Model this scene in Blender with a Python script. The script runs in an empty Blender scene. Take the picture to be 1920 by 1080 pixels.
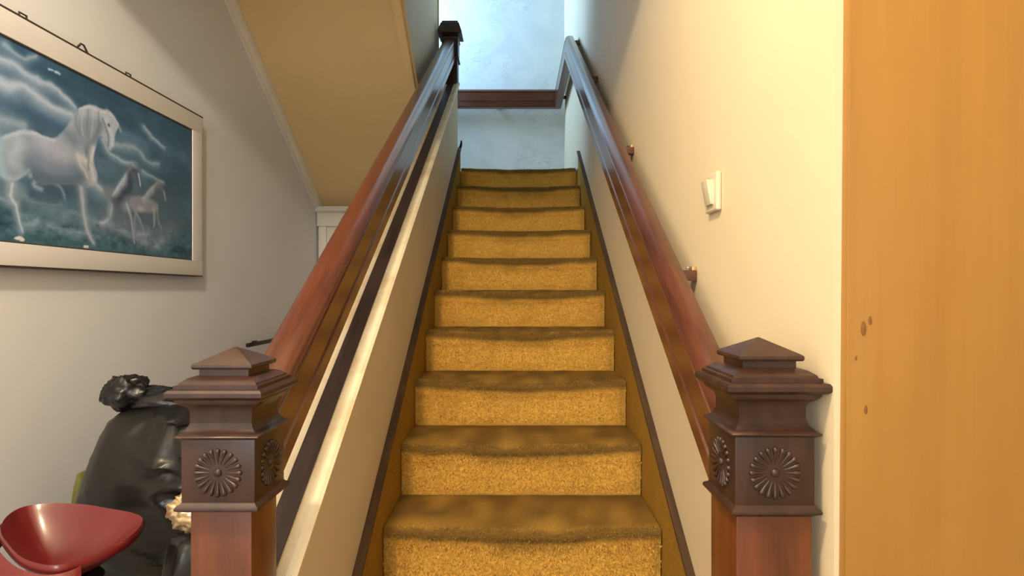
import bpy, bmesh, math, random
import numpy as np
from mathutils import Vector, Matrix, noise

# ------------------------------------------------------------------ camera, light, exposure
SC = bpy.context.scene
C = SC.collection
EYE = 1.394
cam_d = bpy.data.cameras.new('camera')
cam_d.sensor_width = 36.0
cam_d.lens = 36.0 * 1085.0 / 1920.0
cam_d.shift_x = -7.0 / 1920.0
cam_d.shift_y = 8.0 / 1920.0
cam_d.clip_start = 0.02
cam = bpy.data.objects.new('camera', cam_d)
cam.location = (0, 0, EYE)
cam.rotation_euler = (math.radians(90), 0, 0)
C.objects.link(cam)
SC.camera = cam

SC.view_settings.view_transform = 'Standard'
SC.view_settings.look = 'None'
SC.view_settings.gamma = 1.0
SC.view_settings.use_curve_mapping = False
SC.view_settings.exposure = 0.0

w = bpy.data.worlds.new('world')
w.use_nodes = True
w.node_tree.nodes['Background'].inputs[0].default_value = (0.75, 0.88, 1.0, 1)
w.node_tree.nodes['Background'].inputs[1].default_value = 0.6
SC.world = w


def lamp(name, kind, loc, power, col, rot=(0, 0, 0), size=None, size_y=None, radius=None):
    d = bpy.data.lights.new(name, kind)
    d.energy = power
    d.color = col
    if kind == 'AREA':
        d.shape = 'RECTANGLE'
        d.size = size
        d.size_y = size_y
    if radius is not None:
        d.shadow_soft_size = radius
    o = bpy.data.objects.new(name, d)
    o.location = loc
    o.rotation_euler = rot
    C.objects.link(o)
    return o


# the hall's bulb hanging under the ceiling, in front of the header of the stair opening
lamp('hall_bulb', 'POINT', (-0.50, 0.20, 2.90), 110, (1.0, 0.835, 0.59), radius=0.06)
# daylight through the landing window (left wall of the landing)
lamp('landing_daylight', 'AREA', (-1.44, 4.72, 4.05), 112, (0.36, 0.62, 1.0),
     rot=(0, math.radians(-90), 0), size=1.5, size_y=0.74)
# cool fill light added behind the camera to brighten the hall and soffit
lamp('camera_side_fill', 'AREA', (-0.55, -1.96, 1.75), 40, (0.92, 0.95, 1.0),
     rot=(math.radians(-90), 0, math.radians(180)), size=0.8, size_y=1.1)

# ------------------------------------------------------------------ geometry of the stair (metres)
W0, W1 = -0.385, 0.422           # carpet edges
RISE, GO = 0.174, 0.2667
Y0, Z0 = 1.676, 0.696            # nosing of the fourth step
SL = RISE / GO


def nose(y):                     # height of the nosing line
    return Z0 + (y - Y0) * SL


XL, XR = -1.40, 0.44             # left hall wall, right stair wall
YB = 5.25                        # landing back wall
LZ = Z0 + 9 * RISE               # landing level

# ------------------------------------------------------------------ helpers


def link(o):
    C.objects.link(o)
    return o


def tag(o, label=None, cat=None, group=None, kind=None):
    if label: o['label'] = label
    if cat: o['category'] = cat
    if group: o['group'] = group
    if kind: o['kind'] = kind
    return o


def empty(name, loc=(0, 0, 0), rz=0):
    o = bpy.data.objects.new(name, None)
    o.empty_display_size = 0.05
    o.location = loc
    o.rotation_euler = (0, 0, rz)
    return link(o)


class MB:
    def __init__(s):
        s.v, s.f = [], []

    def add(s, vs, fs):
        b = len(s.v)
        s.v += [tuple(p) for p in vs]
        s.f += [tuple(i + b for i in f) for f in fs]
        return s

    def box(s, x0, x1, y0, y1, z0, z1):
        vs = [(x, y, z) for z in (z0, z1) for y in (y0, y1) for x in (x0, x1)]
        return s.add(vs, [(0, 2, 3, 1), (4, 5, 7, 6), (0, 1, 5, 4), (2, 6, 7, 3), (0, 4, 6, 2), (1, 3, 7, 5)])

    def sweep(s, prof, frames, closed=True):
        """prof: (lateral, up) points; frames: (origin, lateral vector)."""
        n, b = len(prof), []
        for o, l in frames:
            for a, u in prof:
                b.append((o[0] + l[0] * a, o[1] + l[1] * a, o[2] + u))
        fs = []
        for k in range(len(frames) - 1):
            for i in range(n if closed else n - 1):
                j = (i + 1) % n
                fs.append((k * n + i, k * n + j, (k + 1) * n + j, (k + 1) * n + i))
        if closed:
            fs.append(tuple(range(n - 1, -1, -1)))
            fs.append(tuple(range((len(frames) - 1) * n, len(frames) * n)))
        return s.add(b, fs)

    def prism_x(s, poly, x0, x1):
        """poly in (y, z), extruded along x."""
        n = len(poly)
        vs = [(x0, y, z) for y, z in poly] + [(x1, y, z) for y, z in poly]
        fs = [tuple(range(n - 1, -1, -1)), tuple(range(n, 2 * n))]
        fs += [(i, (i + 1) % n, n + (i + 1) % n, n + i) for i in range(n)]
        return s.add(vs, fs)

    def rings(s, rows, closed_ends=True):
        n = len(rows[0])
        vs = [p for r in rows for p in r]
        fs = []
        for k in range(len(rows) - 1):
            for i in range(n):
                j = (i + 1) % n
                fs.append((k * n + i, k * n + j, (k + 1) * n + j, (k + 1) * n + i))
        if closed_ends:
            fs.append(tuple(range(n - 1, -1, -1)))
            fs.append(tuple(range((len(rows) - 1) * n, len(rows) * n)))
        return s.add(vs, fs)

    def square_lathe(s, prof, cx=0, cy=0):
        """prof: (half width, z) from the bottom up, four-sided."""
        return s.rings([[(cx + a * h, cy + b * h, z) for a, b in ((-1, -1), (1, -1), (1, 1), (-1, 1))] for h, z in prof])

    def lathe(s, prof, cx=0, cy=0, n=28):
        return s.rings([[(cx + r * math.cos(2 * math.pi * i / n), cy + r * math.sin(2 * math.pi * i / n), z)
                         for i in range(n)] for r, z in prof])

    def tube(s, pts, r, n=10):
        pts = [Vector(p) for p in pts]
        rows = []
        for i, p in enumerate(pts):
            t = (pts[min(i + 1, len(pts) - 1)] - pts[max(i - 1, 0)]).normalized()
            a = t.orthogonal().normalized() if i == 0 else (a0 - t * a0.dot(t)).normalized()
            a0 = a
            b = t.cross(a)
            rr = r[i] if isinstance(r, (list, tuple)) else r
            rows.append([p + (a * math.cos(2 * math.pi * k / n) + b * math.sin(2 * math.pi * k / n)) * rr for k in range(n)])
        return s.rings(rows)

    def build(s, name, mat, parent=None, smooth=False, bevel=0, seg=2, angle=40):
        me = bpy.data.meshes.new(name)
        me.from_pydata(s.v, [], s.f)
        bm = bmesh.new()
        bm.from_mesh(me)
        bmesh.ops.recalc_face_normals(bm, faces=bm.faces)
        if bevel:
            es = [e for e in bm.edges if len(e.link_faces) == 2 and e.calc_face_angle(0) > math.radians(25)]
            bmesh.ops.bevel(bm, geom=es, offset=bevel, segments=seg, affect='EDGES', profile=0.6, clamp_overlap=True)
        bm.to_mesh(me)
        bm.free()
        if mat: me.materials.append(mat)
        if smooth or bevel:
            me.shade_smooth()
            me.set_sharp_from_angle(angle=math.radians(angle))
        o = bpy.data.objects.new(name, me)
        link(o)
        if parent: o.parent = parent
        return o


def struct(name, mb, mat, label=None, cat=None, **k):
    o = mb.build(name, mat, **k)
    return tag(o, label, cat, kind='structure')


# ------------------------------------------------------------------ materials
class NT:
    def __init__(s, name):
        s.m = bpy.data.materials.new(name)
        s.m.use_nodes = True
        s.t = s.m.node_tree
        s.p = s.t.nodes['Principled BSDF']

    def n(s, kind, **k):
        x = s.t.nodes.new(kind)
        for a, b in k.items():
            if a.startswith('i_'):
                x.inputs[a[2:].replace('_', ' ')].default_value = b
            else:
                setattr(x, a, b)
        return x

    def l(s, a, b):
        s.t.links.new(a, b)

    def ramp(s, fac, stops):
        r = s.n('ShaderNodeValToRGB')
        e = r.color_ramp.elements
        while len(e) < len(stops): e.new(0.5)
        for i, (p, c) in enumerate(stops):
            e[i].position = p
            e[i].color = (*c, 1)
        s.l(fac, r.inputs[0])
        return r.outputs[0]

    def mix(s, fac, a, b, mode='MIX'):
        m = s.n('ShaderNodeMix', data_type='RGBA', blend_type=mode)
        for src, sock in ((fac, m.inputs[0]), (a, m.inputs[6]), (b, m.inputs[7])):
            if hasattr(src, 'links'): s.l(src, sock)
            elif isinstance(src, (int, float)): sock.default_value = src
            else: sock.default_value = (*src, 1)
        return m.outputs[2]

    def noise(s, vec, scale, detail=4, rough=0.55, dist=0.0):
        t = s.n('ShaderNodeTexNoise')
        t.inputs['Scale'].default_value = scale
        t.inputs['Detail'].default_value = detail
        t.inputs['Roughness'].default_value = rough
        t.inputs['Distortion'].default_value = dist
        if vec: s.l(vec, t.inputs['Vector'])
        return t.outputs['Fac']

    def vec(s, scale=(1, 1, 1), rot=(0, 0, 0)):
        c = s.n('ShaderNodeTexCoord')
        m = s.n('ShaderNodeMapping')
        m.inputs['Scale'].default_value = scale
        src = c.outputs['Object']
        if any(rot):                          # turn to the grain first, then stretch
            r = s.n('ShaderNodeMapping')
            r.inputs['Rotation'].default_value = rot
            s.l(src, r.inputs['Vector'])
            src = r.outputs['Vector']
        s.l(src, m.inputs['Vector'])
        return m.outputs['Vector']

    def bump(s, h, strength=0.2, dist=0.01):
        b = s.n('ShaderNodeBump')
        b.inputs['Strength'].default_value = strength
        b.inputs['Distance'].default_value = dist
        s.l(h, b.inputs['Height'])
        s.l(b.outputs['Normal'], s.p.inputs['Normal'])

    def col(s, c):
        if hasattr(c, 'links'): s.l(c, s.p.inputs['Base Color'])
        else: s.p.inputs['Base Color'].default_value = (*c, 1)

    def set(s, **k):
        for a, b in k.items(): s.p.inputs[a.replace('_', ' ')].default_value = b
        return s.m


def lin(r, g, b):
    f = lambda c: (c / 255 / 12.92) if c / 255 <= 0.04045 else ((c / 255 + 0.055) / 1.055) ** 2.4
    return (f(r), f(g), f(b))


def plaster(name, base, spot, amt=0.35, scale=2.2, bump=0.12):
    t = NT(name)
    v = t.vec()
    big = t.noise(v, scale, 5, 0.6)
    fac = t.ramp(big, [(0.42, (0, 0, 0)), (0.75, (amt, amt, amt))])
    t.col(t.mix(fac, base, spot))
    t.bump(t.noise(v, 55, 6, 0.6), bump, 0.004)
    return t.set(Roughness=0.62)


def wood(name, dark, mid, light, scale=(1, 1, 1), rot=(0, 0, 0), rough=0.3, coat=0.3, grain=14, bump=0.05):
    t = NT(name)
    v = t.vec(scale, rot)
    g = t.noise(v, grain, 6, 0.55, 0.08)
    c = t.ramp(g, [(0.28, dark), (0.52, mid), (0.78, light)])
    t.col(c)
    if bump: t.bump(g, bump, 0.003)
    return t.set(Roughness=rough, Coat_Weight=coat, Coat_Roughness=0.18)


SLOPE_A = math.atan(SL)
M = {}
M['wall_r'] = plaster('cream_wall_paint', lin(220, 203, 168), lin(212, 192, 152), 0.4)
M['wall_l'] = plaster('off_white_wall_paint', lin(230, 234, 244), lin(222, 222, 226), 0.4)
M['low'] = plaster('tan_white_wall_paint', lin(214, 201, 178), lin(198, 182, 152), 0.5, 1.6)
M['soffit'] = plaster('yellow_cream_soffit_paint', lin(228, 198, 142), lin(220, 188, 128), 0.4)
M['white'] = plaster('white_gloss_paint', lin(232, 226, 212), lin(214, 204, 184), 0.4, 6, 0.05)
M['capwhite'] = plaster('worn_cream_gloss_paint', lin(236, 224, 196), lin(196, 168, 118), 0.7, 9, 0.05)
M['white'].node_tree.nodes['Principled BSDF'].inputs['Roughness'].default_value = 0.35
M['ceil'] = plaster('ceiling_white', lin(226, 216, 196), lin(216, 204, 182), 0.3)


def back_mat():
    t = NT('patched_landing_plaster')
    v = t.vec()
    big = t.noise(v, 2.6, 6, 0.65, 0.8)
    c = t.mix(t.ramp(big, [(0.45, (0, 0, 0)), (0.62, (0.6, 0.6, 0.6))]), lin(214, 218, 214), lin(196, 203, 200))
    crack = t.noise(t.vec((1, 1, 2.2)), 4.2, 7, 0.7, 1.6)
    k = t.ramp(crack, [(0.485, (0, 0, 0)), (0.5, (0.8, 0.8, 0.8)), (0.515, (0, 0, 0))])
    mask = t.ramp(t.noise(v, 1.7, 3), [(0.5, (0, 0, 0)), (0.62, (1, 1, 1))])
    kk = t.mix(1.0, k, mask, 'MULTIPLY')
    t.col(t.mix(kk, c, lin(150, 160, 160)))
    t.bump(t.noise(v, 30, 7, 0.65), 0.25, 0.006)
    return t.set(Roughness=0.7)


M['back'] = back_mat()
M['rail'] = wood('mahogany_rail', lin(66, 33, 22), lin(86, 45, 30), lin(98, 54, 37), (9, 1, 9), (-SLOPE_A, 0, 0), 0.27, 0.35, 4, 0.0)
M['railb'] = wood('mahogany_level_rail', lin(66, 33, 22), lin(86, 45, 30), lin(98, 54, 37), (1, 9, 9), (0, 0, 0), 0.27, 0.35, 4, 0.0)
M['newel'] = wood('dark_carved_newel_wood', lin(36, 20, 14), lin(54, 32, 23), lin(70, 44, 32), (9, 9, 1), (0, 0, 0), 0.42, 0.12, 5)
M['shaft'] = wood('brown_newel_shaft_wood', lin(70, 34, 14), lin(96, 49, 21), lin(110, 60, 29), (9, 9, 1), (0, 0, 0), 0.34, 0.2, 5)
M['strip'] = wood('dark_brown_edge_strip', lin(48, 32, 14), lin(70, 48, 22), lin(96, 70, 36), (8, 1, 8), (-SLOPE_A, 0, 0), 0.8, 0.0, 5)


def panel_mat():
    t = NT('varnished_plywood')
    v = t.vec((7, 7, 0.55))
    g = t.noise(v, 1.6, 7, 0.6, 0.5)
    c = t.ramp(g, [(0.25, lin(146, 102, 38)), (0.5, lin(158, 114, 46)), (0.8, lin(166, 124, 56))])
    blot = t.ramp(t.noise(t.vec((1, 1, 0.7)), 3.2, 4), [(0.45, (0, 0, 0)), (0.75, (0.55, 0.55, 0.55))])
    c = t.mix(blot, c, lin(146, 100, 38))
    fine = t.ramp(t.noise(t.vec((70, 70, 2.0)), 2.2, 4), [(0.3, (0.94, 0.94, 0.94)), (0.7, (1, 1, 1))])
    t.col(t.mix(1.0, c, fine, 'MULTIPLY'))
    t.bump(g, 0.05, 0.003)
    return t.set(Roughness=0.45, Coat_Weight=0.1, Coat_Roughness=0.3)


M['panel'] = panel_mat()
M['knot'] = NT('plywood_knot')
M['knot'].col(lin(120, 76, 28))
M['knot'] = M['knot'].set(Roughness=0.55)


def carpet_mat(name, clean, worn, attr=True):
    t = NT(name)
    v = t.vec()
    fine = t.noise(v, 120, 5, 0.75)
    blot = t.noise(v, 7, 5, 0.6)
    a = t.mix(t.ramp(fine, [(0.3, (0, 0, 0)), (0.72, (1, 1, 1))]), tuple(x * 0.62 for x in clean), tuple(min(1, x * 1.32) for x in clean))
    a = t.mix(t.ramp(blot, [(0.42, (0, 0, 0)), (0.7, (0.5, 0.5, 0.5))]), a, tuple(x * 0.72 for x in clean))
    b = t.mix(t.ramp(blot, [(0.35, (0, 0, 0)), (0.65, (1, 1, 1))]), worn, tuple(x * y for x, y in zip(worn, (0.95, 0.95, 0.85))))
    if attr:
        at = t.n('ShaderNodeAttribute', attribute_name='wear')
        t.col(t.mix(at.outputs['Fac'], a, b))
    else:
        t.col(a)
    t.bump(fine, 0.55, 0.006)
    return t.set(Roughness=0.95, Specular_IOR_Level=0.05)


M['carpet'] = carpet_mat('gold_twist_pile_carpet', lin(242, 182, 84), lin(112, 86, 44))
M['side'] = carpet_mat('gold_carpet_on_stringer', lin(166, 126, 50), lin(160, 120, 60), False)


def simple(name, c, rough=0.5, metal=0.0, nscale=0, namt=0.15, bump=0.0, **k):
    t = NT(name)
    if nscale:
        f = t.noise(t.vec(), nscale, 5, 0.6)
        t.col(t.mix(f, tuple(x * (1 - namt) for x in c), tuple(min(1, x * (1 + namt)) for x in c)))
        if bump: t.bump(f, bump, 0.006)
    else:
        t.col(c)
    return t.set(Roughness=rough, Metallic=metal, **k)


M['floor'] = simple('brown_hall_floor', lin(178, 158, 128), 0.4, 0, 6, 0.15)
M['red'] = simple('glossy_red_plastic', lin(104, 20, 23), 0.36, 0, 3, 0.06, Coat_Weight=0.4, Coat_Roughness=0.12)
M['chrome'] = simple('chrome_metal', (0.75, 0.75, 0.75), 0.18, 1.0, 30, 0.03)
M['bag'] = simple('black_bin_liner_plastic', lin(18, 17, 15), 0.33, 0, 14, 0.25, 0.08)
M['bagknot'] = simple('black_bin_liner_knot', lin(16, 15, 18), 0.34, 0, 24, 0.25, 0.15)
M['green'] = simple('olive_green_bag_plastic', lin(92, 92, 14), 0.5, 0, 8, 0.2, 0.1)
M['gold'] = simple('gold_foil', lin(236, 214, 168), 0.28, 0.8, 20, 0.2, 0.5)
M['switch'] = simple('ivory_switch_plastic', lin(208, 196, 166), 0.35, 0, 40, 0.03)
M['brass'] = simple('painted_bracket_metal', lin(188, 160, 110), 0.4, 0.6, 60, 0.2)
M['black'] = simple('black_metal', lin(30, 24, 24), 0.45, 0.3, 40, 0.1)
M['frame'] = simple('silver_white_picture_frame', lin(226, 225, 228), 0.42, 0.1, 12, 0.05)
M['frameedge'] = simple('dark_frame_edge', lin(64, 50, 48), 0.5, 0, 20, 0.15)
M['glass'] = simple('frosted_door_glass', (0.9, 0.95, 1.0), 0.3, 0, 0)
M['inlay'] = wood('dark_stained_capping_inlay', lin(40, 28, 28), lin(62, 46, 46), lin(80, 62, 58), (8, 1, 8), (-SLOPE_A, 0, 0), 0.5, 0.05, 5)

# ------------------------------------------------------------------ the setting
XW = 1.55                        # right hall wall, behind the plywood
YF = -2.0                        # front wall of the hall
CZ = 3.05                        # hall ceiling
TOP = 5.3                        # stairwell ceiling
struct('floor', MB().box(XL - .1, XW + .1, YF - .1, 4.2, -0.1, 0), M['floor'])
wl = MB()
wl.box(XL - .12, XL, YF - .1, 4.36, -0.1, TOP)
wl.box(XL - .12, XL, 5.08, YB + .12, -0.1, TOP)
wl.box(XL - .12, XL, 4.36, 5.08, -0.1, 3.30)
wl.box(XL - .12, XL, 4.36, 5.08, 4.80, TOP)
struct('wall_left', wl, M['wall_l'])
struct('wall_right', MB().box(XR, XR + .12, 0.80, YB + .12, -0.1, TOP), M['wall_r'])
struct('wall_back', MB().box(XL, XR, YB, YB + .12, LZ - .3, TOP), M['back'])
struct('wall_front', MB().box(XL, XW, YF - .12, YF, -0.1, CZ), M['wall_l'])
struct('wall_hall_right', MB().box(XW, XW + .12, YF - .1, 0.95, -0.1, CZ), M['wall_r'])
struct('wall_behind_panel', MB().box(XR + .12, XW, 0.84, 0.95, -0.1, CZ), M['wall_r'])
struct('ceiling', MB().box(XL, XW, YF, 1.50, CZ, CZ + .1), M['ceil'])
struct('wall_header', MB().box(XL, XR, 1.44, 1.54, 2.575, CZ).box(XL, XR, 1.44, 1.54, CZ + .1, TOP), M['ceil'])
struct('ceiling_stairwell', MB().box(XL, XR, 1.44, YB, TOP, TOP + .1), M['ceil'])
struct('floor_landing', MB().box(XL, XR, 4.10, YB, LZ - .20, LZ - .012), M['side'])

# wall under the landing with a doorway at the end of the passage
YU = 4.12
struct('wall_under_landing', MB().box(XL, -0.50, YU, YU + .1, 0, LZ - .2), M['wall_l'])
d = empty('door_1', (-0.98, YU, 0)); tag(d, kind='structure')
ox = -0.98
MB().box(-1.335 - ox, -0.60 - ox, -.035, 0, 0, 1.857).build('door_leaf', M['white'], d, bevel=.003)
for x0, x1 in ((-1.27, -0.99), (-0.95, -0.67)):
    for z0, z1 in ((0.20, 0.85), (0.98, 1.72)):
        MB().box(x0 - ox, x1 - ox, -.047, -.034, z0, z1).build('door_panel', M['white'], d, bevel=.008)
MB().box(XL + .004 - ox, -0.515 - ox, -.060, 0, 1.857, 1.955).build('architrave_head', M['white'], d, bevel=.004)
MB().sweep([(0, 0), (.075, .0), (.088, .012), (.088, .022), (.078, .026), (.078, .04), (0, .04)],
           [((XL + .001 - ox, 0, 1.955), (0, -1)), ((-0.51 - ox, 0, 1.955), (0, -1))]).build('architrave_cornice', M['white'], d)
MB().box(XL + .012 - ox, -1.335 - ox, -.05, 0, 0, 1.857).build('architrave_leg', M['white'], d, bevel=.004)

# soffit of the next flight, which climbs back over the passage
XS = -0.555


def sof(y): return 4.676 - 0.65 * y


struct('ceiling_soffit', MB().prism_x([(YU + .01, sof(YU + .01)), (1.50, sof(1.50)), (1.50, sof(1.50) + .14), (YU + .01, sof(YU + .01) + .14)],
                                      XL, XS - .045), M['soffit'])
struct('wall_upper_flight', MB().prism_x([(4.10, sof(4.10) - .0), (4.10, TOP), (1.54, TOP), (1.54, sof(1.54))], XS - .045, XS), M['low'])
# moulding along the left wall under the soffit
struct('trim_1', MB().sweep([(0, 0), (0, -.075), (.010, -.078), (.014, -.060), (.026, -.050), (.030, -.036), (.034, -.030), (.036, 0)],
       [((XL, 1.50, sof(1.50)), (1, 0)), ((XL, YU, sof(YU)), (1, 0))]), M['white'], smooth=True, angle=50)
# edge board of the soffit beside the stair
struct('trim_2', MB().sweep([(0, .03), (0, -.03), (.008, -.034), (.042, -.034), (.046, -.028), (.046, -.004), (.056, .002), (.056, .03)],
       [((XS - .052, 1.56, sof(1.56)), (1, 0)), ((XS - .052, 4.10, sof(4.10)), (1, 0))]), M['soffit'])
struct('trim_3', MB().box(XS - .05, XS + .010, 4.102, 4.118, LZ, TOP), M['capwhite'], bevel=.003)

# landing window in the left wall (the daylight comes through it)
wn = empty('window_1', (XL - .06, 4.72, 3.30)); tag(wn, kind='structure')
for y0, y1, z0, z1 in ((-.36, -.31, 0, 1.5), (.31, .36, 0, 1.5), (-.31, .31, 0, .05), (-.31, .31, 1.45, 1.5), (-.31, .31, .73, .77)):
    MB().box(.0, .05, y0, y1, z0, z1).build('window_frame', M['white'], wn, bevel=.004)
MB().box(.03, .16, -.40, .40, -.03, 0).build('window_sill', M['white'], wn, bevel=.005)

# solid low wall between the stair and the passage
XA, XB = -0.500, -0.404
HC = 0.618                        # capping height above the nosing line
YA = 1.002
YE = 4.02
poly = [(YA, 0), (YA, nose(YA) + HC - .03), (YE, nose(YE) + HC - .03), (YE, LZ), (4.10, LZ), (4.10, 0)]
lowwall = struct('wall_balustrade', MB().prism_x(poly, XA, XB), M['low'])
cap = [(-.004, 0), (-.012, -.006), (-.012, -.014), (0, -.022), (0, -.032), (.096, -.032), (.100, -.030), (.100, -.022), (.106, -.020), (.108, -.012),
       (.104, -.009), (.112, -.006), (.113, 0.002), (.106, .008), (.100, .006), (.094, .007), (.088, .003), (.080, 0)]
MB().sweep([(a, u) for a, u in cap], [((XA, YA - .002, nose(YA - .002) + HC), (1, 0)), ((XA, YE, nose(YE) + HC), (1, 0))]).build(
    'capping', M['capwhite'], lowwall, smooth=True, angle=35)
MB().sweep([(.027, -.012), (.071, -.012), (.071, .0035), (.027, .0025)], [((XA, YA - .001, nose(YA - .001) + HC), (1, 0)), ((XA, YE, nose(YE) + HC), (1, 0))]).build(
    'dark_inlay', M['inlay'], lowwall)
MB().box(XA - .006, XB + .010, YA - .014, YA, 0, nose(YA) + HC - .03).build('end_board', M['low'], lowwall, bevel=.004)

# baseboards of the landing and the plywood
struct('baseboard_landing', MB().box(XR - .012, XR, 3.96, YB, LZ - .01, nose(3.96) + .165), M['low'])
pn = empty('plywood_panel', (0.441, 0.785, 0), 0)
pn.rotation_euler = (0, math.radians(0.45), 0)
tag(pn, 'tall varnished orange plywood panel standing right of the carved newel', 'panel')
MB().box(-.002, 1.08, 0, .018, 0.004, 3.0).build('board', M['panel'], pn, bevel=.002)
for (x, z, rx, rz) in ((.020, 1.345, .0035, .010), (.029, 1.356, .0022, .006), (.024, 1.235, .0022, .006), (.010, 1.305, .0014, .003)):
    n = 14
    mb = MB()
    mb.rings([[(x + k * rx * math.cos(2 * math.pi * i / n), yy, z + k * rz * math.sin(2 * math.pi * i / n)) for i in range(n)]
              for k, yy in ((1.0, .002), (1.0, -.0006), (.6, -.0010))])
    mb.build('wood_knot', M['knot'], pn, smooth=True)

# ------------------------------------------------------------------ the carpeted stair
random.seed(4)
stair = empty('staircase', (0.02, 0.85, 0))
tag(stair, 'straight flight of stairs covered in worn golden pile carpet', 'staircase')
sx, sy = 0.02, 0.85


def carpet_step(k):
    """one step: riser, rounded nosing and tread, covered in carpet"""
    yn, zt = Y0 + k * GO, Z0 + k * RISE + .012
    zb = zt - RISE
    rb = .012                                  # set-back of the riser
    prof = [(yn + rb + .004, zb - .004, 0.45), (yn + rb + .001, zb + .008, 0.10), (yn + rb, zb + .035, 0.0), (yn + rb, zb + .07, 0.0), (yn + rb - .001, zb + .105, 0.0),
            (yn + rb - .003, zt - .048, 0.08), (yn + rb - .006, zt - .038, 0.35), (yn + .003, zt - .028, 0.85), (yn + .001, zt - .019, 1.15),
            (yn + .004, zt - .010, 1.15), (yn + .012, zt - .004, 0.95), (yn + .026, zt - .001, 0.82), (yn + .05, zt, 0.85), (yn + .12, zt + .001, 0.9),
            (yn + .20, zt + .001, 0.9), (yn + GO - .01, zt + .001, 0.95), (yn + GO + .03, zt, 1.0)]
    if k == 9:
        prof = prof[:-2] + [(yn + .30, zt, .8)]
    nx = 40
    verts, wear, faces = [], [], []
    for i in range(nx + 1):
        u = i / nx
        x = W0 + (W1 - W0) * u
        mid = math.sin(math.pi * u) ** 1.5
        n1 = noise.noise((x * 9, k * 3.1, 0.5))
        for j, (y, z, wv) in enumerate(prof):
            dz = dy = 0
            if 5 <= j <= 12:                   # the nose sags where feet fall
                dz = -.010 * mid + .004 * n1
                dy = .002 * n1
            if j >= 12:
                dz += .002 * noise.noise((x * 12, y * 12, 2.0))
            verts.append((x - sx, y + dy - sy, z + dz))
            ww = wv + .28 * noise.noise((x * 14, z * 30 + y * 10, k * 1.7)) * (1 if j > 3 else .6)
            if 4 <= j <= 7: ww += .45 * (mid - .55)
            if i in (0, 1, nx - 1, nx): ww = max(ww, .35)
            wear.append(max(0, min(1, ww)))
    m = len(prof)
    for i in range(nx):
        for j in range(m - 1):
            faces.append((i * m + j, (i + 1) * m + j, (i + 1) * m + j + 1, i * m + j + 1))
    me = bpy.data.meshes.new('carpet_step')
    me.from_pydata(verts, [], faces)
    at = me.attributes.new('wear', 'FLOAT', 'POINT')
    at.data.foreach_set('value', wear)
    me.materials.append(M['carpet'])
    me.shade_smooth()
    o = link(bpy.data.objects.new('carpet_step', me))
    o.parent = stair
    # pile: short tufts on the riser and the nose
    V = np.array(verts).reshape(nx + 1, m, 3)
    Wv = np.array(wear).reshape(nx + 1, m)
    tv, tf, tw = [], [], []
    dens = 9000 if k < 2 else (7500 if k < 6 else 5000)
    rnd = random.Random(k + 50)
    for _ in range(dens):
        fu = rnd.random() * nx
        fj = rnd.random() * 10.6
        # spread along the profile by length
        s = rnd.random()
        if s < .80: fj = 1 + 4.0 * rnd.random() ** 0.9
        else: fj = 5 + 6.0 * rnd.random()
        i0, j0 = min(int(fu), nx - 1), min(int(fj), m - 2)
        a, b = fu - i0, fj - j0
        p = (V[i0, j0] * (1 - a) * (1 - b) + V[i0 + 1, j0] * a * (1 - b) + V[i0, j0 + 1] * (1 - a) * b + V[i0 + 1, j0 + 1] * a * b)
        wq = Wv[i0, j0] * (1 - b) + Wv[i0, j0 + 1] * b
        ln = (.005 + .006 * rnd.random()) * (1 - .35 * min(1, wq))
        ang = rnd.random() * 2 * math.pi
        lean = .55 + .9 * rnd.random()
        # outward normal of the profile
        t = V[i0, j0 + 1] - V[i0, j0]
        nrm = np.array([0, -t[2], t[1]])
        nrm = nrm / (np.linalg.norm(nrm) + 1e-9)
        up = np.array([0, t[1], t[2]]) / (np.linalg.norm(t) + 1e-9)
        d_ = nrm + lean * (np.array([1, 0, 0]) * math.cos(ang) + up * math.sin(ang))
        d_ = d_ / np.linalg.norm(d_)
        sd = np.cross(d_, nrm)
        sd = sd / (np.linalg.norm(sd) + 1e-9) * (.0012 + .0010 * rnd.random())
        q = len(tv)
        tv += [tuple(p - sd), tuple(p + sd), tuple(p + d_ * ln)]
        tf.append((q, q + 1, q + 2))
        v_ = max(0, min(1, wq + rnd.uniform(-.25, .12)))
        tw += [v_, v_, v_ * .6]
    pm = bpy.data.meshes.new('carpet_pile')
    pm.from_pydata(tv, [], tf)
    at = pm.attributes.new('wear', 'FLOAT', 'POINT')
    at.data.foreach_set('value', tw)
    pm.materials.append(M['carpet'])
    po = link(bpy.data.objects.new('carpet_pile', pm))
    po.parent = o
    po['kind'] = 'stuff'


for k in range(-3, 10):
    carpet_step(k)

# carpeted stringers and the dark strips along their top edges
ya, yb = 0.94, 4.07
for x0, x1, e0, e1, yb_ in ((XB, W0 - .002, XB, W0 + .004, 4.05), (W1 + .004, XR, W1 - .003, XR, 3.965)):
    h = .150 if x0 < 0 else .162
    y_a = YA if x0 < 0 else 0.94
    MB().prism_x([(y_a - sy, max(0, nose(y_a) - .28)), (y_a - sy, nose(y_a) + h), (yb_ - sy, nose(yb_) + h), (yb_ - sy, nose(yb_) - .28)],
                 x0 - sx, x1 - sx).build('stringer', M['side'], stair)
    MB().sweep([(e0 - sx, 0), (e1 - sx, 0), (e1 - sx, .012), (e0 - sx, .013)],
               [((0, y_a - sy, nose(y_a) + h), (1, 0)), ((0, yb_ - sy, nose(yb_) + h), (1, 0))]).build('edge_strip', M['strip'], stair)
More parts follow.
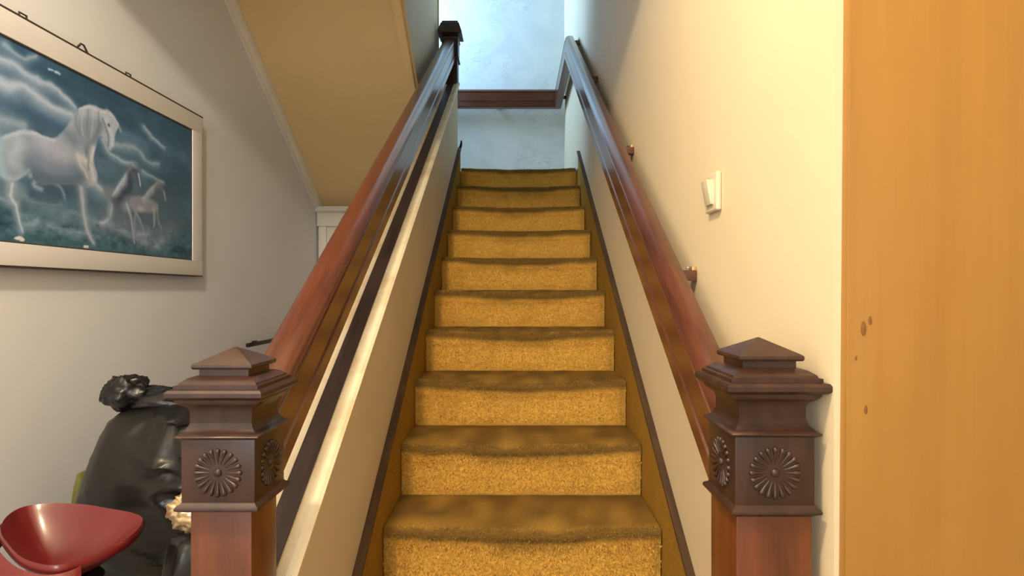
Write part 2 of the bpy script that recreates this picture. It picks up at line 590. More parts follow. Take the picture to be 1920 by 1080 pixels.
    # the solid core under the carpet
MB().prism_x([(0.92 - sy, 0.002), (0.96 - sy, .01)] + [(3.98 - sy, nose(3.98) - .25), (4.09 - sy, LZ - .26), (4.09 - sy, 0.002)], XB + .004 - sx, W1 - sx).build(
    'stair_core', M['strip'], stair)
tag(MB().tube([(-.392, 4.06, LZ + .145), (-.386, 4.045, LZ + .15), (-.380, 4.03, LZ + .165), (-.378, 4.025, LZ + .188)], [.010, .010, .008, .005], 8).build('wall_hook', M['black'], smooth=True),
    'tiny black hook at the head of the low white wall', 'hook')

# ------------------------------------------------------------------ handrails
RH0, RHT = 0.778, 0.165


def rail_prof(wd):
    return [(.004, 0), (0, .006), (0, .044), (.005, .047), (.005, .051), (.002, .054), (.002, .124), (.007, .127), (.007, .132),
            (.001, .136), (.003, .146), (.011, .157), (.022, .163), (.030, .165), (wd - .012, .165), (wd - .003, .160), (wd, .150), (wd, .006), (wd - .004, 0)]


pl = rail_prof(.072)
lr = MB().sweep(pl, [((-.420, 1.00, nose(1.00) + RH0), (-1, 0)), ((-.420, 4.03, nose(4.03) + RH0), (-1, 0))]).build(
    'handrail', M['rail'], smooth=True, angle=30)
tag(lr, 'glossy mahogany handrail above the low white wall, between the two newels', 'handrail')

hr = empty('handrail', (.375, 0.93, 0))
tag(hr, 'glossy mahogany handrail on the cream wall, turning along the landing', 'handrail')
rx, ry = .375, 0.93
pr = rail_prof(.060)
ze = nose(4.06) + RH0
MB().sweep(pr, [((.344 - rx, 0.925 - ry, nose(0.925) + RH0), (1, 0)), ((.344 - rx, 4.06 - ry, ze), (1, 0))]).build('sloped_rail', M['rail'], hr, smooth=True, angle=30)
MB().sweep(pr, [((.344 - rx, 4.06 - ry, ze), (1, 0)), ((.344 - rx, 5.105 - ry, ze), (1, 1)), ((-1.25 - rx, 5.105 - ry, ze), (0, 1))]).build(
    'level_rail', M['railb'], hr, smooth=True, angle=30)
for yb_ in (1.415, 2.16, 3.10, 3.98):
    z = nose(yb_) + RH0 + .118
    b = MB().box(.402 - rx, .4395 - rx, yb_ - .014 - ry, yb_ + .014 - ry, z, z + .026).build('bracket', M['rail'], hr, bevel=.003)
    MB().box(.428 - rx, .4398 - rx, yb_ - .010 - ry, yb_ + .016 - ry, z + .020, z + .036).build('bracket_plate', M['brass'], b, bevel=.003)
    MB().lathe([(.004, 0), (.005, .002), (.003, .005)], .421 - rx, yb_ - ry, 10).build('screw', M['chrome'], b).location.z = z + .029
MB().box(.402 - rx, .4395 - rx, 5.03 - ry, 5.06 - ry, ze + .05, ze + .075).build('bracket', M['rail'], hr, bevel=.003)
MB().box(-.2 - rx, -.17 - rx, 5.16 - ry, 5.2495 - ry, ze + .05, ze + .08).build('bracket', M['rail'], hr, bevel=.003)


# ------------------------------------------------------------------ newel posts
def rosette(parent, axis, face, zc, R=.037):
    """carved daisy: petals round a boss, standing proud of the block"""
    mb = MB()
    n = 20
    for i in range(n):
        a = 2 * math.pi * i / n
        rows = []
        for r, wdt, hh in ((.36, .0008, .0006), (.58, .0018, .0018), (.80, .0032, .0034), (.93, .0041, .0050), (1.0, .0026, .0024)):
            ring = []
            for q in range(8):
                th = 2 * math.pi * q / 8
                t, o = math.cos(th) * wdt, math.sin(th) * hh
                ring.append((r * R * math.cos(a) - t * math.sin(a), r * R * math.sin(a) + t * math.cos(a), o))
            rows.append(ring)
        mb.rings(rows)
    mb.lathe([(.0062, -.001), (.0062, .0015), (.0045, .0036), (.0015, .0045)], n=14)
    out = []
    for x, y, o in mb.v:
        if axis == 'y': out.append((x, face - o, zc + y))
        elif axis == '+x': out.append((face + o, x, zc + y))
        else: out.append((face - o, -x, zc + y))
    mb.v = out
    return mb.build('rosette', M['newel'], parent, smooth=True, angle=60)


def newel(x, y, z, base, label, shaft_h, faces):
    """x, y: centre; z: underside of the carved block"""
    r = empty('newel_post', (x, y, base))
    tag(r, label, 'newel post')
    q = z - base
    MB().square_lathe([(shaft_h, 0), (shaft_h, q - .001)]).build('shaft', M['shaft'], r, bevel=.003)
    MB().square_lathe([(shaft_h, q - .008), (.058, q - .005), (.0635, q - .002), (.0640, q + .001), (.0625, q + .004), (.0575, q + .007), (.0565, q + .009)]).build('lower_collar', M['newel'], r, smooth=True, angle=40)
    bl = MB().square_lathe([(.0565, q + .004), (.0565, q + .1095)]).build('carved_block', M['newel'], r, bevel=.002)
    for ax, sgn in faces: rosette(bl, ax, sgn * .0565, q + .055)
    MB().square_lathe([(.0500, q + .104), (.0590, q + .106), (.0620, q + .108), (.0640, q + .110), (.0630, q + .112), (.0570, q + .115), (.0515, q + .121), (.048, q + .129)]).build('upper_collar', M['newel'], r, smooth=True, angle=40)
    MB().square_lathe([(.048, q + .124), (.048, q + .146), (.050, q + .152), (.0545, q + .158)]).build('neck', M['newel'], r, smooth=True, angle=30)
    MB().square_lathe([(.0545, q + .156), (.0600, q + .160), (.0630, q + .164), (.0635, q + .167), (.0695, q + .169), (.0735, q + .173), (.0735, q + .179), (.0705, q + .183),
                       (.0645, q + .184), (.0645, q + .189), (.0600, q + .190), (.0590, q + .193), (.0500, q + .199), (.044, q + .201)]).build('cap', M['newel'], r, smooth=True, angle=30)
    MB().square_lathe([(.0385, q + .199), (.0385, q + .213)]).build('cap_neck', M['newel'], r)
    MB().square_lathe([(.0400, q + .211), (.0455, q + .212), (.0470, q + .215), (.0465, q + .219), (.0440, q + .221), (.001, q + .243)]).build('finial', M['newel'], r, smooth=True, angle=25)
    return r


newel(-.4570, .9445, 1.062, 0, 'dark carved newel post beside the black bag, at the foot of the low wall', .0475, (('y', -1), ('+x', 1)))
newel(.3675, .8765, 1.083, 0, 'dark carved newel post against the cream wall beside the plywood panel', .0540, (('y', -1), ('-x', -1)))

# newel at the head of the flight: plain square block under a moulded cap
tn = empty('newel_post', (-.4565, 4.062, nose(4.0) + HC - .08))
tag(tn, 'dark newel post at the head of the stair against the bright landing', 'newel post')
tz = tn.location.z
q = lambda zz: zz - tz
MB().square_lathe([(.052, 0), (.052, q(3.19))]).build('shaft', M['newel'], tn, bevel=.003)
MB().square_lathe([(.0565, q(3.095)), (.0565, q(3.150)), (.060, q(3.152)), (.062, q(3.160)), (.0565, q(3.168)), (.052, q(3.178))]).build('collar', M['newel'], tn)
MB().square_lathe([(.0565, q(3.015)), (.060, q(3.012)), (.062, q(3.022)), (.0565, q(3.03)), (.0565, q(3.10))]).build('carved_block', M['newel'], tn)
MB().square_lathe([(.052, q(3.180)), (.080, q(3.186)), (.084, q(3.192)), (.064, q(3.254)), (.060, q(3.262)), (.050, q(3.264))]).build('cap', M['newel'], tn)
MB().square_lathe([(.054, q(3.262)), (.056, q(3.268)), (.054, q(3.276)), (.005, q(3.282))]).build('finial', M['newel'], tn)

# ------------------------------------------------------------------ light switch on the cream wall
sw = empty('light_switch', (XR, 1.272, 1.612))
tag(sw, 'ivory rocker light switch on the cream stair wall', 'light switch')
MB().box(-.012, 0, -.037, .037, -.042, .042).build('switch_plate', M['switch'], sw, bevel=.005, seg=3)
rk = MB().prism_x([(-.020, -.028), (.020, -.028), (.020, .028), (-.020, .028)], -.014, -.010)
rk.add([(-.012, -.019, -.027), (-.012, .019, -.027), (-.012, .019, .027), (-.012, -.019, .027),
        (-.018, -.019, -.027), (-.018, .019, -.027), (-.028, .019, .027), (-.028, -.019, .027)],
       [(0, 1, 2, 3), (4, 7, 6, 5), (0, 4, 5, 1), (1, 5, 6, 2), (2, 6, 7, 3), (3, 7, 4, 0)])
rk.build('rocker', M['switch'], sw, bevel=.002)

# dark lever on the left wall
lv = empty('lever_handle', (XL, 3.16, 1.128))
tag(lv, 'short black lever handle on the passage wall above the left newel', 'handle')
MB().tube([(0, .24, 0), (.05, .24, 0)], .011, 10).build('spindle', M['black'], lv, smooth=True)
MB().box(.042, .060, -.250, .26, -.011, .009).box(.043, .059, -.190, -.150, .007, .016).build('lever', M['black'], lv, bevel=.003)
MB().lathe([(.026, 0), (.026, .006), (.018, .010)], n=18).build('rose', M['black'], lv, smooth=True).matrix_local = Matrix.Translation((0, .24, 0)) @ Matrix.Rotation(math.radians(90), 4, 'Y')

# ------------------------------------------------------------------ framed print of horses on the left wall
PY0, PY1, PZ0, PZ1 = 1.241, 2.439, 1.528, 2.080
pic = empty('framed_picture', (XL, 1.84, 1.466))
tag(pic, 'large silver-framed print of white horses on the passage wall', 'picture')
px_, pz_ = 1.84, 1.466


def fbox(name, y0, y1, z0, z1, x0, x1, mat, bev=.002):
    return MB().box(x0, x1, y0 - px_, y1 - px_, z0 - pz_, z1 - pz_).build(name, mat, pic, bevel=bev)


OY0, OY1, OZ0, OZ1 = 1.166, 2.514, 1.466, 2.150
fbox('frame_top', OY0, OY1, PZ1, OZ1, .004, .040, M['frame'])
fbox('frame_bottom', OY0, OY1, OZ0, PZ0, .004, .040, M['frame'])
fbox('frame_side', OY0, PY0, PZ0, PZ1, .004, .0395, M['frame'])
fbox('frame_side', PY1, OY1, PZ0, PZ1, .004, .0395, M['frame'])
fbox('frame_edge', OY0 - .004, OY1 + .004, OZ1, OZ1 + .006, .002, .040, M['frameedge'], .001)
fbox('frame_edge', OY0 - .004, OY1 + .004, OZ0 - .005, OZ0, .002, .038, M['frameedge'], .001)
fbox('frame_edge', OY1, OY1 + .004, OZ0, OZ1, .002, .038, M['frameedge'], .001)
fbox('frame_edge', OY0 - .004, OY0, OZ0, OZ1, .002, .038, M['frameedge'], .001)
fbox('frame_lip', PY0, PY1, PZ1 - .005, PZ1, .030, .036, M['frameedge'], .001)
fbox('frame_lip', PY0, PY1, PZ0, PZ0 + .004, .030, .036, M['frameedge'], .001)
fbox('frame_lip', PY1 - .004, PY1, PZ0, PZ1, .030, .036, M['frameedge'], .001)
fbox('frame_lip', PY0, PY0 + .004, PZ0, PZ1, .030, .036, M['frameedge'], .001)
zt = OZ1 + .006 - pz_
hk = MB().tube([(.022, -.032, zt - .004), (.022, -.006, zt + .026), (.022, .006, zt + .026), (.022, .032, zt - .004)], .0032, 8).build('hanging_ring', M['frameedge'], pic, smooth=True)
for yy in (-.222, .218):
    MB().tube([(.022, yy - .012, zt - .004), (.022, yy - .012, zt + .016), (.022, yy + .012, zt + .016), (.022, yy + .012, zt - .004)], .0028, 8).build('clip', M['frameedge'], pic, smooth=True)

# strokes and outlines of the artwork, in millimetres on the print
ART = {
    'body': [(260, 240), (287, 270), (316, 292), (351, 312), (387, 323), (425, 320), (471, 320), (501, 347), (532, 385), (557, 427), (590, 455), (631, 470), (674, 471), (704, 473), (735, 458), (751, 438), (731, 400), (726, 359), (708, 344), (697, 351), (686, 367), (667, 380), (649, 368), (642, 340), (631, 307), (635, 282), (649, 249), (640, 216), (604, 200), (564, 202), (519, 196), (459, 183), (408, 180), (387, 209), (371, 193), (340, 171), (311, 168), (287, 176), (260, 182)],
    'hindleg1': [(301, 179), (340, 174), (346, 144), (335, 125), (316, 118), (311, 147)],
    'hind1': [(326, 158), (323, 123), (338, 100), (348, 67), (360, 33)],
    'hind2': [(335, 168), (376, 150), (361, 125), (335, 112)],
    'hind3': [(387, 196), (419, 203), (400, 172), (425, 163)],
    'fore1': [(580, 205), (587, 157), (593, 108), (610, 59), (635, 26)],
    'fore2': [(624, 219), (667, 201), (708, 181), (704, 117), (682, 98), (649, 84)],
    'neckshade': [(544, 374), (564, 414), (604, 436), (645, 429), (645, 377), (604, 320), (564, 311), (532, 332)],
    'face': [(689, 442), (704, 420), (716, 391), (716, 359)],
    'mane': [(564, 434), (604, 451), (653, 451), (697, 460), (743, 452)],
    'mane2': [(660, 417), (653, 384), (631, 348), (604, 325)],
    'chest': [(564, 291), (604, 280), (624, 254), (631, 225)],
    'chestlit': [(631, 332), (624, 295), (604, 290)],
    'rumpshade': [(382, 301), (408, 277), (392, 233), (376, 203)],
    'bellyshade': [(403, 199), (459, 201), (519, 208), (564, 232)],
    'flank': [(351, 275), (335, 229), (361, 204)],
    'ridge': [(419, 293), (465, 291), (513, 274)],
    'foal1neck': [(834, 312), (800, 280), (759, 228), (727, 190)],
    'foal1head': [(825, 302), (851, 296), (860, 257)],
    'foal1dark': [(808, 287), (808, 237), (775, 209), (751, 183)],
    'foal1body': [(674, 207), (704, 223), (751, 210), (808, 214), (851, 199), (808, 169), (735, 169), (689, 183)],
    'foal1leg': [(791, 178), (817, 126), (834, 43)],
    'foal1leg2': [(817, 182), (860, 131), (901, 66)],
    'foal1leg3': [(712, 176), (704, 122), (716, 86)],
    'foal2neck': [(972, 278), (924, 240), (887, 204)],
    'foal2head': [(972, 272), (1002, 259), (1012, 230)],
    'foal2dark': [(962, 258), (952, 215)],
    'foal2body': [(808, 197), (851, 216), (905, 213), (962, 210), (962, 174), (887, 158), (825, 161)],
    'foal2leg': [(943, 183), (948, 142), (943, 112)],
    'foal2leg2': [(962, 192), (972, 139), (992, 111)],
    'foal2leg3': [(842, 163), (834, 105), (842, 61)],
    'mist1': [(674, 369), (704, 329), (825, 319)],
    'mist2': [(735, 364), (842, 379), (896, 346), (972, 351)],
    'mist3': [(887, 469), (933, 443), (1012, 427)],
    'mist4': [(869, 305), (943, 297), (1002, 290)],
    'cloud1': [(260, 367), (326, 372), (403, 401), (442, 400), (465, 384), (532, 370)],
    'cloud2': [(465, 463), (513, 451), (557, 432)],
    'cloud3': [(260, 314), (316, 313), (366, 319)],
    'ground1': [(448, 56), (513, 49), (604, 48)],
    'ground2': [(366, 130), (414, 116), (501, 119)],
    'ground3': [(604, 99), (689, 89), (800, 73), (914, 73)],
    'ground4': [(366, 51), (392, 50), (408, 65)],
    'ground5': [(501, 95), (551, 107), (604, 94)],
    'ground6': [(287, 109), (316, 105), (346, 105)],
    'dark1': [(382, 310), (442, 285), (519, 223)],
    'chip1': [(333, 12), (348, 21), (369, 16), (366, 8)],
    'chip2': [(590, 15), (610, 16), (609, 8), (591, 7)],
    'mark': [(885, 36), (889, 7)],
    'sky1': [(304, 525), (334, 516), (365, 513), (406, 534)],
    'sky2': [(279, 475), (312, 477), (342, 478), (383, 466), (421, 460), (471, 462), (508, 454), (551, 430)],
    'sky3': [(279, 410), (321, 413), (356, 426), (397, 420), (436, 409), (481, 400), (535, 399)],
    'glint1': [(453, 516), (468, 518)],
    'glint2': [(476, 516), (497, 517)],
    'darksky': [(481, 490), (610, 519), (773, 480), (968, 492), (1195, 498)],
    'darksky2': [(351, 504), (421, 508), (481, 490)],
    'sky4': [(878, 467), (918, 452), (994, 425)],
}



def paint_print(NU=430, NV=200):
    """the print: a white stallion and two foals trotting through mist under streaming clouds"""
    Wm, Hm = 1198.0, 552.0
    U, V = np.meshgrid(np.linspace(0, Wm, NU), np.linspace(0, Hm, NV), indexing='xy')
    rng = np.random.RandomState(7)

    def vnoise(sx_, sy_, seed):
        r = np.random.RandomState(seed)
        gx, gy = int(Wm / sx_) + 3, int(Hm / sy_) + 3
        g = r.rand(gy, gx)
        fx, fy = U / sx_, V / sy_
        ix, iy = fx.astype(int), fy.astype(int)
        ax, ay = fx - ix, fy - iy
        ax, ay = ax * ax * (3 - 2 * ax), ay * ay * (3 - 2 * ay)
        return (g[iy, ix] * (1 - ax) + g[iy, ix + 1] * ax) * (1 - ay) + (g[iy + 1, ix] * (1 - ax) + g[iy + 1, ix + 1] * ax) * ay

    def fbm(s1, s2, seed):
        return vnoise(s1, s2, seed) * .5 + vnoise(s1 / 2, s2 / 2, seed + 1) * .3 + vnoise(s1 / 4, s2 / 4, seed + 2) * .2

    # brush wobble, so that no edge is ruled
    WU, WV = U + (fbm(46, 46, 71) - .5) * 22, V + (fbm(46, 46, 81) - .5) * 18
    FU, FV = U + (fbm(20, 20, 91) - .5) * 6, V + (fbm(20, 20, 95) - .5) * 6

    def curve(pts, closed=False, n=4):
        m = len(pts)
        out = []
        for i in range(m if closed else m - 1):
            p = [pts[(i + k) % m] if closed else pts[max(0, min(m - 1, i + k))] for k in (-1, 0, 1, 2)]
            for s in range(n):
                t = s / n
                out.append(tuple(.5 * (2 * p[1][c] + (p[2][c] - p[0][c]) * t + (2 * p[0][c] - 5 * p[1][c] + 4 * p[2][c] - p[3][c]) * t * t
                                       + (3 * p[1][c] - p[0][c] - 3 * p[2][c] + p[3][c]) * t ** 3) for c in (0, 1)))
        if not closed: out.append(tuple(pts[-1]))
        return out

    t = (V / Hm)[..., None]
    top, mid, low = np.array([66, 100, 122.]), np.array([84, 112, 128.]), np.array([58, 92, 104.])
    img = np.where(t > .5, mid + (top - mid) * (t - .5) * 2, low + (mid - low) * t * 2)
    img = img + ((fbm(190, 70, 3) - .5) * 52)[..., None] * np.array([.9, 1, 1.1])
    img = img + ((fbm(60, 30, 9) - .5) * 34)[..., None]

    def blend(mask, col, a):
        nonlocal img
        m = np.clip(mask * a, 0, 1)[..., None]
        img = img * (1 - m) + np.array(col, float) * m

    def stroke(key, w0, w1, col, a, shift=(0, 0), fine=False, hard=False):
        pts = curve([(x + shift[0], y + shift[1]) for x, y in (ART[key] if isinstance(key, str) else key)])
        X, Y = (FU, FV) if fine else (WU, WV)
        best = np.full(U.shape, 9.0)
        n = len(pts) - 1
        for i in range(n):
            (ax, ay), (bx, by) = pts[i], pts[i + 1]
            dx, dy = bx - ax, by - ay
            tt = np.clip(((X - ax) * dx + (Y - ay) * dy) / (dx * dx + dy * dy + 1e-6), 0, 1)
            best = np.minimum(best, np.hypot(X - ax - tt * dx, Y - ay - tt * dy) / (w0 + (w1 - w0) * (i + tt) / n))
        blend(np.clip(1.5 - best, 0, 1) if hard else np.exp(-best ** 2 * 1.1), col, a)

    def polygon(key, soft=6.0, fine=True):
        pts = curve(ART[key], True, 3)
        X, Y = (FU, FV) if fine else (WU, WV)
        n = len(pts)
        inside = np.zeros(U.shape, bool)
        dist = np.full(U.shape, 1e9)
        for i in range(n):
            (ax, ay), (bx, by) = pts[i], pts[(i + 1) % n]
            if ay != by:
                inside ^= ((ay > Y) != (by > Y)) & (X < (bx - ax) * (Y - ay) / (by - ay) + ax)
            dx, dy = bx - ax, by - ay
            tt = np.clip(((X - ax) * dx + (Y - ay) * dy) / (dx * dx + dy * dy + 1e-6), 0, 1)
            dist = np.minimum(dist, np.hypot(X - ax - tt * dx, Y - ay - tt * dy))
        sd = np.where(inside, dist, -dist)
        return np.clip(sd / soft + .5, 0, 1), sd

    def dot(u, v, ru, rv, col, a):
        blend(np.exp(-(((FU - u) / ru) ** 2 + ((FV - v) / rv) ** 2)), col, a)

    pale = (206, 213, 218)
    # sky: dark troughs, then the streaming clouds with bright upper lips
    stroke('darksky', 44, 40, (46, 80, 96), .6)
    stroke('darksky2', 40, 30, (46, 78, 104), .65)
    stroke([(40, 330), (240, 420), (420, 440), (560, 400)], 46, 30, (48, 78, 108), .55)
    for key, w_, a in (('sky1', 20, .5), ('sky2', 30, .75), ('sky3', 38, .8), ('cloud3', 44, .45), ('sky4', 16, .4)):
        stroke(key, w_ * .9, w_ * .7, (56, 86, 114), a * .8, shift=(-8, -w_ * 1.15))
        stroke(key, w_, w_ * .7, (146, 164, 182), a)
        stroke(key, w_ * .42, w_ * .28, pale, a * .9, shift=(2, w_ * .32))
    stroke([(700, 120), (860, 190), (1000, 200), (1150, 150)], 70, 60, (70, 92, 100), .5)
    stroke([(960, 300), (1080, 320), (1190, 280)], 60, 50, (58, 92, 108), .5)
    stroke([(900, 230), (1000, 260), (1100, 240)], 40, 40, (64, 84, 90), .45)
    for key, w_, a in (('mist1', 16, .8), ('mist2', 24, .6), ('mist3', 14, .65), ('mist4', 13, .6)):
        stroke(key, w_, w_ * .8, (148, 168, 178), a * .8)
        stroke(key, w_ * .36, w_ * .3, (196, 206, 210), a * .75, shift=(1, w_ * .3))
    # ground: churned foam and grass
    for key in ('ground1', 'ground2', 'ground3', 'ground4', 'ground5', 'ground6'):
        stroke(key, 24, 20, (112, 136, 146), .6)
        stroke(key, 8, 6, (158, 174, 180), .55, shift=(0, 6))
        stroke(key, 14, 12, (44, 76, 84), .45, shift=(6, -26))
    stroke([(700, 110), (800, 94), (900, 84), (990, 100), (1060, 110)], 60, 50, (124, 130, 140), .65)
    stroke([(400, 90), (560, 96), (660, 70)], 40, 36, (104, 124, 136), .55)
    stroke([(840, 60), (930, 44), (1000, 66)], 26, 20, (156, 160, 168), .5)
    gm = np.clip((150 - V) / 120, 0, 1)
    img = img + (gm * ((fbm(26, 16, 55) - .5) * 84 + (fbm(90, 40, 57) - .35) * 50))[..., None]
    blend(np.clip((42 - V) / 42, 0, 1), (58, 94, 102), .6)
    # shade under the belly, far legs
    stroke('bellyshade', 46, 40, (66, 88, 104), .8, shift=(0, -34))
    stroke('hind3', 10, 8, (164, 178, 186), .75, fine=True)
    stroke([(470, 190), (500, 178), (512, 150)], 7, 5, (150, 164, 172), .6, fine=True)
    m, sd = polygon('hind2', 26)
    blend(m, (128, 140, 152), .75)
    m, sd = polygon('hindleg1', 16)
    blend(m, (140, 154, 166), .7)
    stroke('hind1', 22, 10, (140, 156, 168), .85, fine=True)
    stroke('hind1', 6, 3.4, (206, 212, 214), .75, shift=(3, 1), fine=True)
    stroke('fore1', 24, 10, (146, 154, 164), .95, fine=True)
    stroke('fore1', 8, 5, (196, 200, 202), .6, shift=(-3, 0), fine=True)
    stroke('fore2', 26, 9, (146, 156, 166), .9, fine=True)
    stroke('fore2', 8, 5, (198, 202, 204), .65, shift=(3, 4), fine=True)
    dot(652, 84, 10, 9, (66, 78, 88), .8)
    # the stallion
    m, sd = polygon('body', 8)
    depth = np.clip(sd / 70, 0, 1)
    shade = 150 + 34 * np.clip((V - 200) / 190, -.3, 1) * (1 - depth * .5)
    bodyc = np.stack([shade + 2, shade + 8, shade + 18], -1)
    a_ = (m * .97)[..., None]
    img = img * (1 - a_) + bodyc * a_
    img = img + (m * (fbm(54, 54, 31) - .5) * 40)[..., None]
    body = m.copy()
    keep = img.copy()
    stroke('rumpshade', 34, 26, (112, 132, 148), .7)
    stroke('flank', 28, 22, (186, 198, 208), .7)
    stroke('ridge', 44, 34, (184, 184, 196), .7)
    stroke([(300, 280), (350, 305), (410, 318), (470, 318)], 9, 8, (212, 216, 222), .6, fine=True)
    stroke('bellyshade', 44, 38, (82, 102, 118), .9, shift=(0, -2))
    stroke([(420, 250), (470, 230), (530, 240)], 30, 30, (130, 140, 156), .6)
    stroke([(300, 170), (340, 168), (384, 205)], 12, 10, (176, 196, 206), .6)
    pm, _ = polygon('neckshade', 46)
    blend(pm, (128, 142, 154), .7)
    stroke([(520, 350), (548, 330), (560, 290), (556, 250)], 22, 18, (112, 126, 140), .6)
    stroke('mane', 26, 18, (186, 192, 198), .8)
    stroke('mane', 6, 5, (226, 226, 224), .6, shift=(4, 8), fine=True)
    for k in range(5):
        stroke([(566 + 22 * k, 440 + 4 * k), (556 + 24 * k, 400), (572 + 16 * k, 360)], 5, 3, (200, 205, 208) if k % 2 else (110, 124, 138), .5, fine=True)
    stroke('mane2', 18, 15, (108, 122, 136), .65)
    stroke('face', 14, 8, (206, 210, 212), .9, fine=True)
    stroke('face', 5, 5, (96, 110, 124), .6, shift=(-17, -2), fine=True)
    stroke('chest', 34, 22, (178, 180, 182), .8)
    stroke('chest', 10, 8, (216, 212, 200), .75, shift=(8, 4))
    stroke([(560, 300), (582, 268), (604, 232)], 8, 6, (214, 210, 196), .65)
    stroke('chestlit', 10, 7, (222, 218, 208), .8, fine=True)
    stroke([(604, 320), (614, 290), (612, 262)], 7, 6, (96, 108, 122), .55)
    b3 = np.clip(body * 1.2, 0, 1)[..., None]
    img = keep * (1 - b3) + img * b3
    dot(703, 428, 6, 4.5, (44, 54, 68), .9)
    dot(717, 352, 4, 3.5, (70, 80, 92), .7)
    dot(697, 474, 4, 9, (120, 130, 140), .7)
    stroke([(690, 474), (720, 468), (748, 446), (760, 424)], 6, 4, (206, 210, 212), .65, fine=True)
    # rump and tail at the left
    dot(250, 226, 58, 66, (160, 182, 194), .85)
    stroke([(300, 268), (286, 230), (300, 184)], 16, 14, (156, 188, 202), .6)
    for k in range(7):
        stroke([(225 - 4 * k, 262 - 6 * k), (160 - 9 * k, 250 - 16 * k), (96 - 6 * k, 196 - 18 * k), (44, 140 - 14 * k)], 14, 7, (184, 194, 202) if k % 2 else (130, 150, 166), .6)
    # foals
    m, sd = polygon('foal1body', 12)
    blend(m, (120, 126, 136), .9)
    stroke('foal1leg3', 7, 4, (136, 144, 152), .75, fine=True)
    stroke('foal1leg', 11, 5, (146, 150, 158), .9, fine=True)
    stroke('foal1leg', 4, 2.6, (192, 194, 196), .6, shift=(-2, 0), fine=True)
    stroke('foal1leg2', 11, 5, (146, 148, 158), .85, fine=True)
    stroke('foal1neck', 19, 14, (170, 178, 186), .9, fine=True)
    stroke('foal1neck', 6, 5, (208, 211, 214), .7, shift=(-7, 4), fine=True)
    stroke('foal1dark', 18, 15, (64, 70, 82), .85, fine=True)
    stroke('foal1head', 17, 10, (80, 86, 98), .95, fine=True)
    stroke(ART['foal1head'][1:], 5, 4.5, (214, 216, 216), .9, shift=(5, -2), fine=True)
    stroke([(772, 238), (776, 254)], 4, 2, (170, 176, 182), .8, fine=True)
    dot(730, 180, 20, 16, (70, 78, 90), .7)
    dot(790, 160, 26, 14, (196, 196, 198), .45)
    m, sd = polygon('foal2body', 12)
    blend(m, (150, 146, 152), .9)
    dot(900, 150, 24, 14, (104, 104, 112), .6)
    dot(870, 170, 22, 9, (198, 196, 198), .6)
    stroke('foal2leg', 10, 4, (168, 164, 164), .9, fine=True)
    stroke('foal2leg2', 9, 4, (146, 146, 150), .8, fine=True)
    stroke('foal2leg3', 8, 4, (146, 150, 156), .8, fine=True)
    stroke('foal2neck', 16, 15, (164, 164, 168), .9, fine=True)
    stroke('foal2neck', 5, 5, (196, 194, 192), .6, shift=(-7, 4), fine=True)
    stroke('foal2dark', 14, 11, (96, 98, 104), .7, fine=True)
    stroke('foal2head', 15, 9, (112, 114, 120), .9, fine=True)
    stroke(ART['foal2head'][1:], 4.5, 4, (190, 190, 190), .75, shift=(5, -2), fine=True)
    img = img + (rng.rand(NV, NU, 1) - .5) * 8
    # flaked print: bare paper
    for key in ('chip1', 'chip2'):
        m, sd = polygon(key, 2.5)
        blend(m, (228, 222, 208), 1)
    stroke('glint1', 4, 3, (214, 226, 232), .9)  # both glints are highlights painted into the ink colour
    stroke('glint2', 4, 3, (214, 226, 232), .9)
    stroke('mark', 2.2, 2.2, (30, 46, 52), .85)
    return U, V, np.clip(img * np.array([.96, 1.02, 1.14]), 4, 250) / 255.0


def paint():
    NU, NV = 430, 200
    U, V, img = paint_print(NU, NV)
    img = np.where(img <= .04045, img / 12.92, ((img + .055) / 1.055) ** 2.4)
    verts = np.stack([np.full(U.shape, .0335), (PY0 - px_) + U / 1000.0, (PZ0 - pz_) + V / 1000.0], -1).reshape(-1, 3)
    idx = np.arange(NU * NV).reshape(NV, NU)
    fs = np.stack([idx[:-1, :-1], idx[:-1, 1:], idx[1:, 1:], idx[1:, :-1]], -1).reshape(-1, 4)
    me = bpy.data.meshes.new('print')
    me.from_pydata(verts.tolist(), [], fs.tolist())
    ca = me.color_attributes.new('ink', 'FLOAT_COLOR', 'POINT')
    ca.data.foreach_set('color', np.concatenate([img.reshape(-1, 3), np.ones((NU * NV, 1))], 1).ravel())
    tm = NT('printed_paper_ink')
    at = tm.n('ShaderNodeAttribute', attribute_name='ink')
    tm.col(at.outputs['Color'])
    me.materials.append(tm.set(Roughness=0.5, Specular_IOR_Level=0.3))
    o = link(bpy.data.objects.new('print', me))
    o.parent = pic
    fbox('backing_board', OY0 + .01, OY1 - .01, OZ0 + .01, OZ1 - .01, .006, .030, M['frameedge'], 0)


paint()


